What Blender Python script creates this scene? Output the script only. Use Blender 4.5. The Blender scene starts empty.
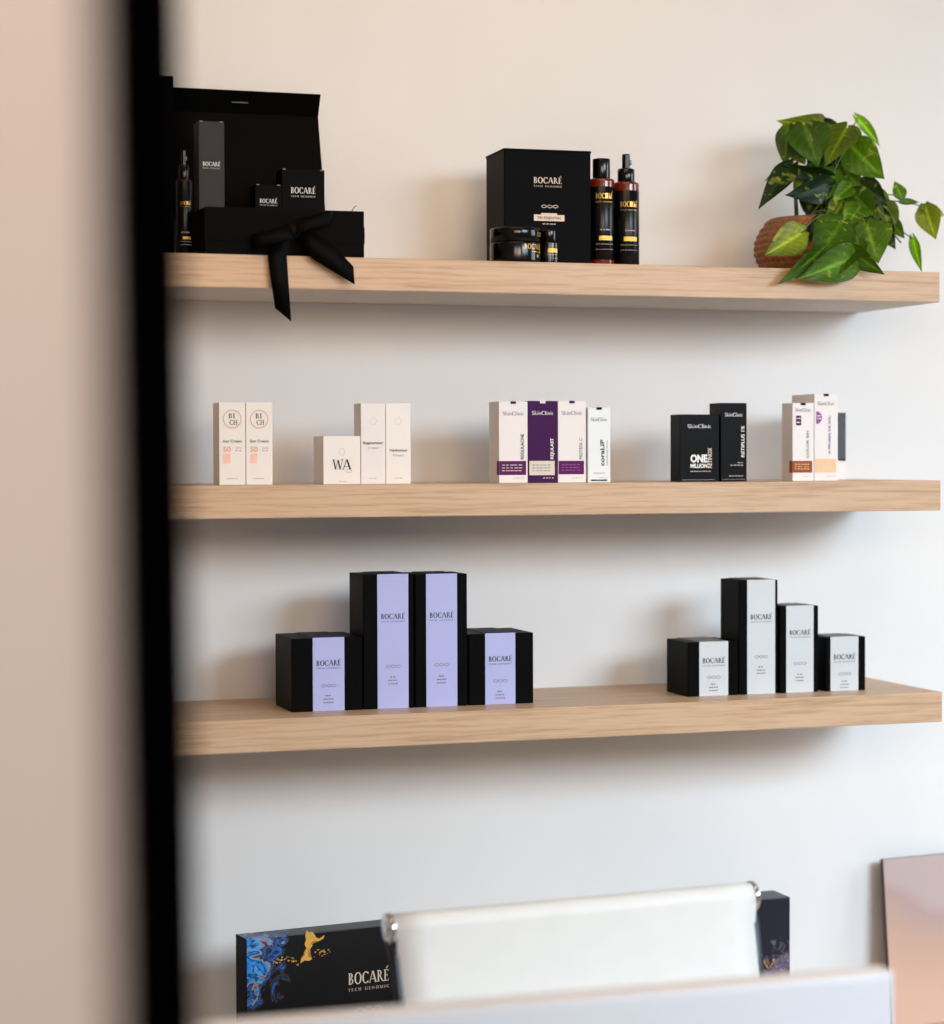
import bpy, bmesh, math, random
from mathutils import Vector, Matrix, noise
R = math.radians
C = bpy.context.scene.collection
SC = bpy.context.scene
random.seed(7)

# ------------------------------------------------------------------ colours and materials
def lin(c):
    r = []
    for v in c[:3]:
        v /= 255.0
        r.append(v / 12.92 if v <= 0.04045 else ((v + 0.055) / 1.055) ** 2.4)
    return (r[0], r[1], r[2], 1.0)

def mat(name, col, rough=0.5, metal=0.0, var=0.05, scale=60.0, bump=0.0, spec=0.5, coat=0.0):
    """A procedural material: colour gently varied by noise, optional fine bump."""
    m = bpy.data.materials.new(name); m.use_nodes = True
    nt = m.node_tree; b = nt.nodes['Principled BSDF']
    tc = nt.nodes.new('ShaderNodeTexCoord'); n = nt.nodes.new('ShaderNodeTexNoise')
    n.inputs['Scale'].default_value = scale; n.inputs['Detail'].default_value = 4
    nt.links.new(tc.outputs['Object'], n.inputs['Vector'])
    r = nt.nodes.new('ShaderNodeValToRGB'); c = lin(col)
    r.color_ramp.elements[0].position = 0.3; r.color_ramp.elements[1].position = 0.7
    r.color_ramp.elements[0].color = tuple(max(0, v * (1 - var)) for v in c[:3]) + (1,)
    r.color_ramp.elements[1].color = tuple(min(1, v * (1 + var)) for v in c[:3]) + (1,)
    nt.links.new(n.outputs['Fac'], r.inputs['Fac']); nt.links.new(r.outputs['Color'], b.inputs['Base Color'])
    b.inputs['Roughness'].default_value = rough; b.inputs['Metallic'].default_value = metal
    b.inputs['Specular IOR Level'].default_value = spec; b.inputs['Coat Weight'].default_value = coat
    if bump:
        bp = nt.nodes.new('ShaderNodeBump'); bp.inputs['Strength'].default_value = bump; bp.inputs['Distance'].default_value = 0.001
        nt.links.new(n.outputs['Fac'], bp.inputs['Height']); nt.links.new(bp.outputs['Normal'], b.inputs['Normal'])
    return m

def wood_mat(name, dark, mid, light, sx=1.0):
    m = bpy.data.materials.new(name); m.use_nodes = True
    nt = m.node_tree; b = nt.nodes['Principled BSDF']; L = nt.links.new
    tc = nt.nodes.new('ShaderNodeTexCoord')
    def nz(scale, detail, dist=0.0):
        mp = nt.nodes.new('ShaderNodeMapping'); mp.inputs['Scale'].default_value = scale
        L(tc.outputs['Object'], mp.inputs['Vector'])
        n = nt.nodes.new('ShaderNodeTexNoise'); n.inputs['Scale'].default_value = 1.0
        n.inputs['Detail'].default_value = detail; n.inputs['Distortion'].default_value = dist
        L(mp.outputs['Vector'], n.inputs['Vector']); return n
    n1 = nz((9 * sx, 260, 260), 5, 0.3); n2 = nz((30 * sx, 900, 900), 3); n3 = nz((2.5 * sx, 40, 40), 2)
    a = nt.nodes.new('ShaderNodeMath'); a.operation = 'MULTIPLY_ADD'; a.inputs[1].default_value = 0.45
    L(n2.outputs['Fac'], a.inputs[0]); L(n1.outputs['Fac'], a.inputs[2])
    a2 = nt.nodes.new('ShaderNodeMath'); a2.operation = 'MULTIPLY_ADD'; a2.inputs[1].default_value = 0.35
    L(n3.outputs['Fac'], a2.inputs[0]); L(a.outputs[0], a2.inputs[2])
    r = nt.nodes.new('ShaderNodeValToRGB'); e = r.color_ramp.elements
    e[0].position = 0.66; e[0].color = lin(dark); e[1].position = 1.12; e[1].color = lin(light)
    e[1].position = 1.0
    k = e.new(0.84); k.color = lin(mid)
    L(a2.outputs[0], r.inputs['Fac']); L(r.outputs['Color'], b.inputs['Base Color'])
    b.inputs['Roughness'].default_value = 0.42; b.inputs['Specular IOR Level'].default_value = 0.4
    bp = nt.nodes.new('ShaderNodeBump'); bp.inputs['Strength'].default_value = 0.08; bp.inputs['Distance'].default_value = 0.0006
    L(a.outputs[0], bp.inputs['Height']); L(bp.outputs['Normal'], b.inputs['Normal'])
    return m

M = {}
M['wall'] = mat('wall_paint', (230, 228, 226), 0.85, var=0.012, scale=6, bump=0.05)
M['wall_near'] = mat('partition_paint', (222, 209, 200), 0.85, var=0.012, scale=6)
M['floor'] = wood_mat('floor_wood', (150, 120, 92), (176, 146, 114), (194, 166, 134), 0.3)
M['oak'] = wood_mat('oak_laminate', (176, 140, 106), (193, 158, 124), (203, 170, 138))
M['under'] = mat('shelf_underside', (206, 200, 194), 0.7, var=0.02)
M['frame_black'] = mat('black_frame', (4, 3, 4), 1.0, var=0.1, spec=0.0)
M['knob'] = mat('pale_knob', (150, 124, 112), 0.5)
M['black'] = mat('black_card', (4, 3, 3), 0.5, var=0.12, scale=300, spec=0.045)
M['black_tray'] = mat('black_rigid_board', (3, 3, 3), 0.6, var=0.12, scale=300, spec=0.05)
M['black_in'] = mat('black_lining', (10, 7, 6), 0.8, var=0.1, spec=0.06)
M['black_soft'] = mat('black_satin', (4, 4, 4), 0.6, var=0.2, scale=200, spec=0.07)
M['charcoal'] = mat('charcoal_card', (31, 30, 33), 0.5, var=0.08, scale=300, spec=.25)
M['skin_black'] = mat('black_satin_card', (11, 10, 11), 0.45, var=0.08, scale=300, spec=0.09)
M['navy'] = mat('blue_black_card', (30, 33, 44), 0.4, var=0.08)
M['white_card'] = mat('white_card', (230, 224, 221), 0.55, var=0.01)
M['cream_card'] = mat('cream_card', (234, 228, 222), 0.6, var=0.01)
M['cool_card'] = mat('cool_white_card', (226, 230, 230), 0.5, var=0.01)
M['purple'] = mat('purple_card', (62, 12, 72), 0.5, var=0.06, spec=.12)
M['plum'] = mat('plum_print', (88, 20, 84), 0.5, var=0.05, spec=.15)
M['magenta'] = mat('violet_print', (146, 58, 150), 0.5, var=0.05)
M['brown'] = mat('brown_print', (150, 74, 26), 0.5, var=0.05, spec=.15)
M['tan'] = mat('tan_print', (232, 190, 144), 0.5, var=0.05)
M['beige'] = mat('beige_print', (214, 202, 186), 0.5, var=0.03)
M['lilac'] = mat('lilac_paper', (174, 178, 224), 0.4, var=0.02, scale=25)
M['silver_paper'] = mat('silver_white_paper', (204, 207, 209), 0.4, var=0.02, scale=25)
M['lilac_top'] = mat('lilac_painted_shade', (30, 26, 52), 0.6, var=0.03, spec=.15)  # lilac band top, shade on the upward face painted into the colour
M['silver_paper_top'] = mat('silver_painted_shade', (104, 101, 100), 0.5, var=0.03, spec=.3)  # silver band top, likewise darkened to paint in the shade
M['grey_paper'] = mat('grey_back_label', (58, 60, 64), 0.5, var=0.06)
M['ink'] = mat('ink_dark', (22, 20, 32), 0.7)
M['ink_grey'] = mat('ink_grey', (120, 112, 122), 0.6)
M['ink_soft'] = mat('ink_pale', (170, 160, 158), 0.6)
M['ink_white'] = mat('ink_white', (236, 234, 230), 0.6)
M['ink_beige'] = mat('ink_beige', (226, 206, 186), 0.5)
M['ink_orange'] = mat('ink_orange', (232, 146, 110), 0.6)
M['ink_salmon'] = mat('ink_salmon', (242, 194, 174), 0.6)
M['ink_rose'] = mat('ink_rose', (208, 142, 128), 0.6)
M['ink_violet'] = mat('ink_violet', (120, 84, 132), 0.6)
M['gold'] = mat('gold_foil', (230, 176, 82), 0.35, metal=0.35, var=0.1)
M['yellow'] = mat('gold_label_bar', (226, 190, 84), 0.4, metal=0.2, var=0.15, scale=150)
M['amber'] = mat('amber_glass', (104, 28, 9), 0.14, var=0.2, coat=0.3)
M['gloss_black'] = mat('gloss_black', (5, 5, 6), 0.16, var=0.1, spec=.4, coat=0.0)
M['label_black'] = mat('label_black', (5, 5, 6), 0.25, var=0.1, spec=.25)
M['chrome'] = mat('chrome', (225, 225, 226), 0.12, metal=1.0, var=0.02)
M['rail'] = mat('dark_rail', (46, 48, 54), 0.35, metal=0.6)
M['sling'] = mat('cream_leather', (222, 219, 213), 0.55, var=0.015, scale=40, bump=0.05)
M['counter'] = mat('white_laminate', (222, 223, 228), 0.35, var=0.01)
M['counter_top'] = mat('blush_edge', (240, 228, 220), 0.4, var=0.01)
M['basket'] = mat('woven_rope', (146, 98, 62), 0.85, var=0.4, scale=160, bump=0.6)
M['soil'] = mat('potting_soil', (52, 38, 28), 0.95, var=0.4, scale=90, bump=0.8)
M['stem'] = mat('green_stem', (96, 118, 52), 0.5, var=0.2)
M['castor'] = mat('black_plastic', (22, 22, 24), 0.5)
M['edge_brown'] = mat('dark_brown_edge', (66, 42, 36), 0.5)

def leaf_mat():
    m = bpy.data.materials.new('pothos_leaf'); m.use_nodes = True
    nt = m.node_tree; b = nt.nodes['Principled BSDF']; L = nt.links.new
    at = nt.nodes.new('ShaderNodeAttribute'); at.attribute_name = 'Col'
    tc = nt.nodes.new('ShaderNodeTexCoord')
    n = nt.nodes.new('ShaderNodeTexNoise'); n.inputs['Scale'].default_value = 38; n.inputs['Detail'].default_value = 3
    n.inputs['Distortion'].default_value = 1.2
    L(tc.outputs['Object'], n.inputs['Vector'])
    r = nt.nodes.new('ShaderNodeValToRGB'); r.color_ramp.elements[0].position = 0.60; r.color_ramp.elements[1].position = 0.72
    r.color_ramp.elements[0].color = (0, 0, 0, 1); r.color_ramp.elements[1].color = (0.6, 0.6, 0.6, 1)
    L(n.outputs['Fac'], r.inputs['Fac'])
    mx = nt.nodes.new('ShaderNodeMix'); mx.data_type = 'RGBA'
    L(r.outputs['Color'], mx.inputs[0]); L(at.outputs['Color'], mx.inputs[6]); mx.inputs[7].default_value = lin((196, 206, 84))
    L(mx.outputs[2], b.inputs['Base Color'])
    b.inputs['Roughness'].default_value = 0.42; b.inputs['Specular IOR Level'].default_value = 0.3
    tr = nt.nodes.new('ShaderNodeBsdfTranslucent'); L(mx.outputs[2], tr.inputs['Color'])
    ms = nt.nodes.new('ShaderNodeMixShader'); ms.inputs[0].default_value = 0.35
    out = nt.nodes['Material Output']
    L(b.outputs[0], ms.inputs[1]); L(tr.outputs[0], ms.inputs[2]); L(ms.outputs[0], out.inputs['Surface'])
    return m
M['leaf'] = leaf_mat()

def marble_mat(name, stops, centre, radius, scale):
    """Black card with a swirling ink print that fades out away from a corner (object space)."""
    m = bpy.data.materials.new(name); m.use_nodes = True
    nt = m.node_tree; b = nt.nodes['Principled BSDF']; L = nt.links.new
    tc = nt.nodes.new('ShaderNodeTexCoord')
    n = nt.nodes.new('ShaderNodeTexNoise'); n.inputs['Scale'].default_value = scale; n.inputs['Detail'].default_value = 6
    n.inputs['Distortion'].default_value = 2.2
    L(tc.outputs['Object'], n.inputs['Vector'])
    vd = nt.nodes.new('ShaderNodeVectorMath'); vd.operation = 'DISTANCE'; vd.inputs[1].default_value = centre
    L(tc.outputs['Object'], vd.inputs[0])
    dv = nt.nodes.new('ShaderNodeMath'); dv.operation = 'DIVIDE'; dv.inputs[1].default_value = radius
    L(vd.outputs['Value'], dv.inputs[0])
    ad = nt.nodes.new('ShaderNodeMath'); ad.operation = 'MULTIPLY_ADD'; ad.inputs[1].default_value = 1.3
    L(n.outputs['Fac'], ad.inputs[0]); L(dv.outputs[0], ad.inputs[2])
    sb = nt.nodes.new('ShaderNodeMath'); sb.operation = 'MULTIPLY'; sb.inputs[1].default_value = 0.5
    L(ad.outputs[0], sb.inputs[0])
    r = nt.nodes.new('ShaderNodeValToRGB')
    e = r.color_ramp.elements
    e[0].position, e[0].color = stops[0][0], lin(stops[0][1]); e[1].position, e[1].color = stops[-1][0], lin(stops[-1][1])
    for p, c in stops[1:-1]:
        k = e.new(p); k.color = lin(c)
    L(sb.outputs[0], r.inputs['Fac']); L(r.outputs['Color'], b.inputs['Base Color'])
    b.inputs['Roughness'].default_value = 0.38; b.inputs['Specular IOR Level'].default_value = 0.3
    return m

def poster_mat():
    m = bpy.data.materials.new('blush_print'); m.use_nodes = True
    nt = m.node_tree; b = nt.nodes['Principled BSDF']; L = nt.links.new
    tc = nt.nodes.new('ShaderNodeTexCoord'); sp = nt.nodes.new('ShaderNodeSeparateXYZ')
    L(tc.outputs['Object'], sp.inputs[0])
    n = nt.nodes.new('ShaderNodeTexNoise'); n.inputs['Scale'].default_value = 7; n.inputs['Detail'].default_value = 2
    L(tc.outputs['Object'], n.inputs['Vector'])
    a = nt.nodes.new('ShaderNodeMath'); a.operation = 'MULTIPLY_ADD'; a.inputs[1].default_value = 3.6
    L(sp.outputs['Z'], a.inputs[0])
    k = nt.nodes.new('ShaderNodeMath'); k.operation = 'MULTIPLY_ADD'; k.inputs[1].default_value = 0.35
    L(n.outputs['Fac'], k.inputs[0]); L(sp.outputs['X'], k.inputs[2]); L(k.outputs[0], a.inputs[2])
    r = nt.nodes.new('ShaderNodeValToRGB'); e = r.color_ramp.elements
    e[0].position = 0.40; e[0].color = lin((208, 168, 146)); e[1].position = 1.0; e[1].color = lin((186, 164, 160))
    q = e.new(0.72); q.color = lin((194, 158, 138)); q = e.new(0.92); q.color = lin((178, 150, 142))
    L(a.outputs[0], r.inputs['Fac']); L(r.outputs['Color'], b.inputs['Base Color']); b.inputs['Roughness'].default_value = 0.4
    return m
M['poster'] = poster_mat()

# ------------------------------------------------------------------ object helpers
def obj(name, bm, m, parent=None, smooth=False, loc=None):
    me = bpy.data.meshes.new(name); bm.normal_update(); bm.to_mesh(me); bm.free()
    for mm in (m if isinstance(m, (list, tuple)) else [m]): me.materials.append(mm)
    if smooth:
        for p in me.polygons: p.use_smooth = True
    o = bpy.data.objects.new(name, me); C.objects.link(o)
    if parent: o.parent = parent
    if loc: o.location = loc
    return o

def tag(o, label, cat, group=None):
    o['label'] = label; o['category'] = cat; o['kind'] = 'thing'
    if group: o['group'] = group
    return o

def thing(name, label, cat, loc, rotz=0.0, group=None):
    o = bpy.data.objects.new(name, None); C.objects.link(o)
    o.empty_display_size = 0.03
    o.location = loc; o.rotation_euler = (0, 0, rotz)
    return tag(o, label, cat, group)

def struct(name, bm, m, smooth=False):
    o = obj(name, bm, m, None, smooth); o['kind'] = 'structure'; return o

def box(bm, x0, x1, y0, y1, z0, z1, mi=0, bev=0.0, seg=2):
    v = [bm.verts.new(p) for p in ((x0, y0, z0), (x1, y0, z0), (x1, y1, z0), (x0, y1, z0), (x0, y0, z1), (x1, y0, z1), (x1, y1, z1), (x0, y1, z1))]
    fs = []
    for q in ((0, 3, 2, 1), (4, 5, 6, 7), (0, 1, 5, 4), (1, 2, 6, 5), (2, 3, 7, 6), (3, 0, 4, 7)):
        f = bm.faces.new([v[i] for i in q]); f.material_index = mi; fs.append(f)
    if bev:
        es = list({e for f in fs for e in f.edges})
        bmesh.ops.bevel(bm, geom=es, offset=bev, segments=seg, affect='EDGES', profile=0.5)
    return bm

def bxm(*a, **k): return box(bmesh.new(), *a, **k)

def lathe(prof, seg=40, bm=None, cx=0, cy=0, cap=True):
    bm = bm or bmesh.new(); rings = []
    for r, z in prof:
        rings.append([bm.verts.new((cx + r * math.cos(2 * math.pi * i / seg), cy + r * math.sin(2 * math.pi * i / seg), z)) for i in range(seg)])
    for a, b in zip(rings, rings[1:]):
        for i in range(seg): bm.faces.new((a[i], a[(i + 1) % seg], b[(i + 1) % seg], b[i]))
    if cap:
        bm.faces.new(rings[0][::-1]); bm.faces.new(rings[-1])
    return bm

def tube(bm, pts, r, seg=8, r2=None):
    pts = [Vector(p) for p in pts]; rings = []; n = len(pts)
    for i, p in enumerate(pts):
        t = (pts[min(i + 1, n - 1)] - pts[max(i - 1, 0)]).normalized()
        u = t.cross(Vector((0, 0, 1)))
        if u.length < 0.05: u = t.cross(Vector((0, 1, 0)))
        u.normalize(); w = t.cross(u)
        rr = r + ((r2 if r2 is not None else r) - r) * i / max(1, n - 1)
        rings.append([bm.verts.new(p + (u * math.cos(2 * math.pi * k / seg) + w * math.sin(2 * math.pi * k / seg)) * rr) for k in range(seg)])
    for a, b in zip(rings, rings[1:]):
        for k in range(seg): bm.faces.new((a[k], a[(k + 1) % seg], b[(k + 1) % seg], b[k]))
    bm.faces.new(rings[0][::-1]); bm.faces.new(rings[-1])
    return bm

def bez(p0, p1, p2, n=8):
    p0, p1, p2 = Vector(p0), Vector(p1), Vector(p2)
    return [p0 * (1 - t) ** 2 + p1 * 2 * t * (1 - t) + p2 * t * t for t in [i / n for i in range(n + 1)]]

# ------------------------------------------------------------------ lettering: a small high-contrast serif alphabet plus the built-in sans
def ring(cx, cy, ro, so, ri, si, a0=0, a1=360, n=22):
    out = []
    for i in range(n):
        a, b = R(a0 + (a1 - a0) * i / n), R(a0 + (a1 - a0) * (i + 1) / n)
        out.append([(cx + ro * math.cos(a), cy + so * math.sin(a)), (cx + ro * math.cos(b), cy + so * math.sin(b)),
                    (cx + ri * math.cos(b), cy + si * math.sin(b)), (cx + ri * math.cos(a), cy + si * math.sin(a))])
    return out
def rc(x0, y0, x1, y1): return [[(x0, y0), (x1, y0), (x1, y1), (x0, y1)]]
def dg(xa, ya, xb, yb, w): return [[(xa - w / 2, ya), (xa + w / 2, ya), (xb + w / 2, yb), (xb - w / 2, yb)]]
T, t_ = 0.17, 0.07
def stem(x, w=T, y1=1.0): return rc(x, 0, x + w, y1) + rc(x - .07, 0, x + w + .07, t_) + rc(x - .07, y1 - t_, x + w + .07, y1)
GL = {
 'B': (.72, stem(.1) + ring(.28, .755, .28, .245, .13, .19, -90, 90) + ring(.28, .265, .36, .265, .20, .21, -90, 90) + rc(.2, .94, .3, 1) + rc(.2, .485, .3, .54) + rc(.2, 0, .3, .055)),
 'O': (.98, ring(.49, .5, .46, .52, .27, .445)),
 'C': (.86, ring(.48, .5, .45, .52, .265, .445, 42, 318) + rc(.77, .76, .81, .98) + rc(.77, .04, .81, .2)),
 'A': (.98, dg(.08, 0, .46, 1, .085) + dg(.86, 0, .49, 1, .19) + rc(.22, .28, .72, .33) + rc(-.01, 0, .18, .04) + rc(.72, 0, 1.0, .04)),
 'R': (.84, stem(.1) + ring(.28, .745, .30, .255, .15, .2, -90, 90) + rc(.2, .945, .3, 1) + rc(.2, .49, .3, .545) + dg(.76, 0, .36, .52, .17) + rc(.66, 0, .9, t_)),
 'E': (.68, stem(.1) + rc(.2, .945, .6, 1) + rc(.2, .475, .48, .53) + rc(.2, 0, .62, .055) + rc(.56, .8, .6, 1) + rc(.58, 0, .62, .22) + rc(.44, .38, .48, .62)),
 'W': (1.15, dg(.34, 0, .1, 1, .15) + dg(.34, 0, .6, .96, .05) + dg(.84, 0, .6, .96, .15) + dg(.84, 0, 1.08, 1, .05) + rc(-.04, .945, .26, 1) + rc(.96, .945, 1.2, 1)),
 'T': (.72, rc(.29, 0, .44, 1) + rc(.2, 0, .53, t_) + rc(.03, .94, .7, 1) + rc(.03, .76, .08, 1) + rc(.65, .76, .7, 1)),
 'H': (.92, stem(.1) + stem(.66) + rc(.2, .48, .7, .535)),
 'G': (.92, ring(.48, .5, .45, .52, .265, .445, 42, 325) + rc(.76, .66, .81, .98) + rc(.70, .08, .84, .45) + rc(.6, .42, .92, .47)),
 'N': (.94, rc(.12, 0, .18, 1) + rc(.74, 0, .8, 1) + dg(.76, 0, .16, 1, .17) + rc(.02, 0, .28, t_) + rc(.62, .945, .9, 1) + rc(.0, .945, .2, 1)),
 'M': (1.1, rc(.12, 0, .18, 1) + rc(.86, 0, 1.01, 1) + dg(.5, 0, .17, 1, .16) + dg(.5, 0, .9, 1, .05) + rc(.02, 0, .28, t_) + rc(.78, 0, 1.08, t_)),
 'I': (.36, stem(.1)),
 'S': (.66, ring(.33, .75, .27, .27, .14, .215, 20, 250) + ring(.33, .25, .29, .27, .15, .215, -160, 70) + dg(.47, .36, .2, .64, .17)),
 'k': (.66, rc(.08, 0, .2, 1.05) + dg(.6, 0, .3, .4, .14) + dg(.22, .28, .52, .66, .06) + []),
 'i': (.32, rc(.1, 0, .22, .66) + ring(.16, .9, .08, .08, 0, 0, n=10)),
 'n': (.66, rc(.08, 0, .2, .66) + ring(.32, .42, .24, .24, .12, .19, 0, 140) + rc(.44, 0, .56, .44)),
 'l': (.32, rc(.1, 0, .22, 1.05)),
 'c': (.56, ring(.3, .33, .26, .34, .14, .29, 50, 310)),
 ' ': (.45, []),
}
def _acc(g): return g + [[(.28, 1.1), (.36, 1.08), (.60, 1.3), (.46, 1.3)]]
GL['\u00c9'] = (.68, _acc(GL['E'][1]))

def serif_polys(s, track=0.06):
    x, out = 0.0, []
    for ch in s:
        w, ps = GL[ch]
        out += [[(px + x, py) for px, py in p] for p in ps]
        x += w + track
    return out, x - track

_sans = {}
def sans_polys(s, bold=0.0, italic=0.0):
    if (s, bold, italic) in _sans: return _sans[(s, bold, italic)]
    cu = bpy.data.curves.new('lettering_curve', 'FONT'); cu.body = s; cu.size = 1.0; cu.resolution_u = 3; cu.offset = bold; cu.shear = italic
    o = bpy.data.objects.new('lettering_curve', cu); C.objects.link(o)
    me = o.to_mesh()
    ps = [[(me.vertices[i].co.x, me.vertices[i].co.y) for i in p.vertices] for p in me.polygons]
    o.to_mesh_clear(); bpy.data.objects.remove(o); bpy.data.curves.remove(cu)
    xs = [q[0] for p in ps for q in p] or [0, 1]
    x0, x1 = min(xs), max(xs)
    out = [[((a - x0), b) for a, b in p] for p in ps], x1 - x0
    _sans[(s, bold, italic)] = out
    return out

def text(s, cx, z, h, width=None, font='sans', rot=0, bold=0.0, italic=0.0, track=0.06, align='c'):
    """Polygons of a line of writing on a face: cap height h, optionally squeezed to a width; rot 90 reads upwards."""
    if font == 'serif':
        ps, w = serif_polys(s, track); k = h
    else:
        ps, w = sans_polys(s, bold, italic); k = h / 0.70
    kx = width / w if width else k
    W = w * kx
    off = {'c': -W / 2, 'l': 0, 'r': -W}[align]
    out = []
    for p in ps:
        q = [(off + a * kx, b * k) for a, b in p]
        if rot: q = [(-b, a) for a, b in q]
        out.append([(cx + a, z + b) for a, b in q])
    return out

def rect(x0, z0, x1, z1): return [[(x0, z0), (x1, z0), (x1, z1), (x0, z1)]]
def fine(x0, x1, z, h, seed=0, gaps=5):
    """A line of print too small to read: a row of tiny dashes."""
    rr = random.Random(seed * 31 + int(z * 1e5)); out = []; x = x0; step = (x1 - x0) / gaps
    for i in range(gaps):
        out += rect(x, z, x + step * rr.uniform(.55, .88), z + h); x += step
    return out
def chain(cx, cz, w, h, th):
    """Three linked loops drawn by two crossing waves."""
    out = []; n = 36
    for s in (1, -1):
        pts = [(cx - w / 2 + w * i / n, cz + s * h / 2 * math.sin(math.pi * 3 * i / n)) for i in range(n + 1)]
        for a, b in zip(pts, pts[1:]):
            out.append([(a[0], a[1] - th / 2), (b[0], b[1] - th / 2), (b[0], b[1] + th / 2), (a[0], a[1] + th / 2)])
    return out

def clusters(polys, gap=.009):
    iv = sorted((min(q[1] for q in p), max(q[1] for q in p), i) for i, p in enumerate(polys))
    out, top = [], None
    for lo, hi, i in iv:
        if top is None or lo - top > gap: out.append([]); top = hi
        out[-1].append(polys[i]); top = max(top, hi)
    return out

def flat(name, polys, m, parent, yf, lift=0.0004, thick=None):
    """Print polygons on the plane y = yf of the parent, facing -y; blocks of print set apart become objects of their own."""
    gs = clusters(polys)
    if len(gs) > 1:
        for g in gs: o = flat(name, g, m, parent, yf, lift)
        return o
    bm = bmesh.new()
    for p in polys:
        vs = [bm.verts.new((a, yf - lift, b)) for a, b in p]
        try: f = bm.faces.new(vs)
        except ValueError: continue
        f.normal_update()
        if f.normal.y > 0: f.normal_flip()
    return obj(name, bm, m, parent)

def wrapped(name, polys, m, parent, r, a0=-90.0, lift=0.0004):
    """Print polygons round a cylinder of radius r; u = 0 faces the angle a0."""
    gs = clusters(polys)
    if len(gs) > 1:
        for g in gs: o = wrapped(name, g, m, parent, r, a0, lift)
        return o
    bm = bmesh.new()
    fin = []
    for p in polys:
        us = [q[0] for q in p]
        if len(p) == 4 and max(us) - min(us) > r * .12 and p[0][1] == p[1][1]:
            k = int((max(us) - min(us)) / (r * .1)) + 1; u0, du = min(us), (max(us) - min(us)) / k
            for i in range(k): fin += rect(u0 + du * i, p[0][1], u0 + du * (i + 1), p[2][1])
        else: fin.append(p)
    for p in fin:
        vs = []
        for a, b in p:
            th = R(a0) + a / r
            vs.append(bm.verts.new(((r + lift) * math.cos(th), (r + lift) * math.sin(th), b)))
        try: bm.faces.new(vs)
        except ValueError: pass
    return obj(name, bm, m, parent)

# ------------------------------------------------------------------ room
SX = {1: -0.0022, 2: 0.0002, 3: 0.0035}       # right ends of the three shelves
SZ = {1: 1.8113, 2: 1.5, 3: 1.1822}           # their top surfaces
SD, STH = 0.2585, 0.045
struct('wall_back', bxm(-3.2, 2.6, 0, 0.12, 0, 3.0), M['wall'])
struct('floor', bxm(-3.2, 2.6, -4.6, 0.12, -0.1, 0), M['floor'])
struct('baseboard_back', bxm(-3.2, 2.6, -0.014, 0.0, 0.0, 0.09, bev=0.003), M['counter'])

pl, pr = Vector((-1.5685, -2.4925, 0)), Vector((-1.4915, -2.1584, 0))
rd = (pr - pl).normalized(); ld = Vector((-rd.y, rd.x, 0))
def prism(bm, poly, z0, z1):
    lean = .013
    lo = [bm.verts.new((p.x + lean * (1.52 - z0), p.y, z0)) for p in poly]; hi = [bm.verts.new((p.x + lean * (1.52 - z1), p.y, z1)) for p in poly]
    n = len(poly)
    for i in range(n): bm.faces.new((lo[i], lo[(i + 1) % n], hi[(i + 1) % n], hi[i]))
    bm.faces.new(lo[::-1]); bm.faces.new(hi); bmesh.ops.recalc_face_normals(bm, faces=bm.faces[:]); return bm
q1, q2 = pl + ld * 0.012, pr + ld * 0.012
struct('wall_left', prism(bmesh.new(), [q1, q2, q2 + ld * 1.5, q1 + ld * 1.5], 0, 3.0), M['wall_near'])
fr = struct('trim_1', prism(bmesh.new(), [pl - rd * .004, pr + rd * .004, pr + rd * .004 + ld * .0119, pl - rd * .004 + ld * .0119], 0, 3.0), M['frame_black'])
kb = bmesh.new()
kc = Vector((-1.4905, -2.0600, 1.545))
lathe([(0.0005, -.012), (.009, -.011), (.0155, -.004), (.0155, .004), (.009, .011), (.0005, .012)], 28, kb)
bmesh.ops.rotate(kb, verts=kb.verts, cent=(0, 0, 0), matrix=Matrix.Rotation(R(90), 3, 'X'))
bmesh.ops.rotate(kb, verts=kb.verts, cent=(0, 0, 0), matrix=Matrix.Rotation(math.atan2(rd.y, rd.x) - R(90), 3, 'Z'))
bmesh.ops.translate(kb, verts=kb.verts, vec=kc)
tube(kb, [kc, Vector((pr.x, pr.y, 1.543)) + ld * .006 - rd * .01], .004)
obj('door_knob', kb, M['knob'], fr, smooth=True)

names = {1: 'oak wall shelf with white underside, highest of the three, carrying the potted plant',
         2: 'oak wall shelf carrying small white, purple and black cartons, middle of the three',
         3: 'oak wall shelf carrying lilac and silver banded black boxes, lowest of the three'}
for i in (1, 2, 3):
    t = thing('floating_shelf', names[i], 'shelf', (SX[i] - 0.85, 0, SZ[i] - STH), 0, 'oak floating shelves on the wall')
    obj('board', bxm(-0.85, 0.85, -SD, 0, 0.0003, STH, bev=0.0010), M['oak'], t)
    u = obj('underside', bxm(-0.8488, 0.8488, -SD + .0012, -0.001, 0.00005, 0.0006), M['under'], t); u['label'] = 'pale painted underside'

# ------------------------------------------------------------------ black banded boxes on the lowest shelf
def bocare_print(w, zc, h, kw):
    """Wordmark, small line under it, linked loops and three lines of fine print."""
    return (text('BOCAR\u00c9', 0, zc, h, kw, 'serif', track=.02) + text('TECH GENOMIC', 0, zc - h * .62, h * .26, kw, 'serif', track=.35))

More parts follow.
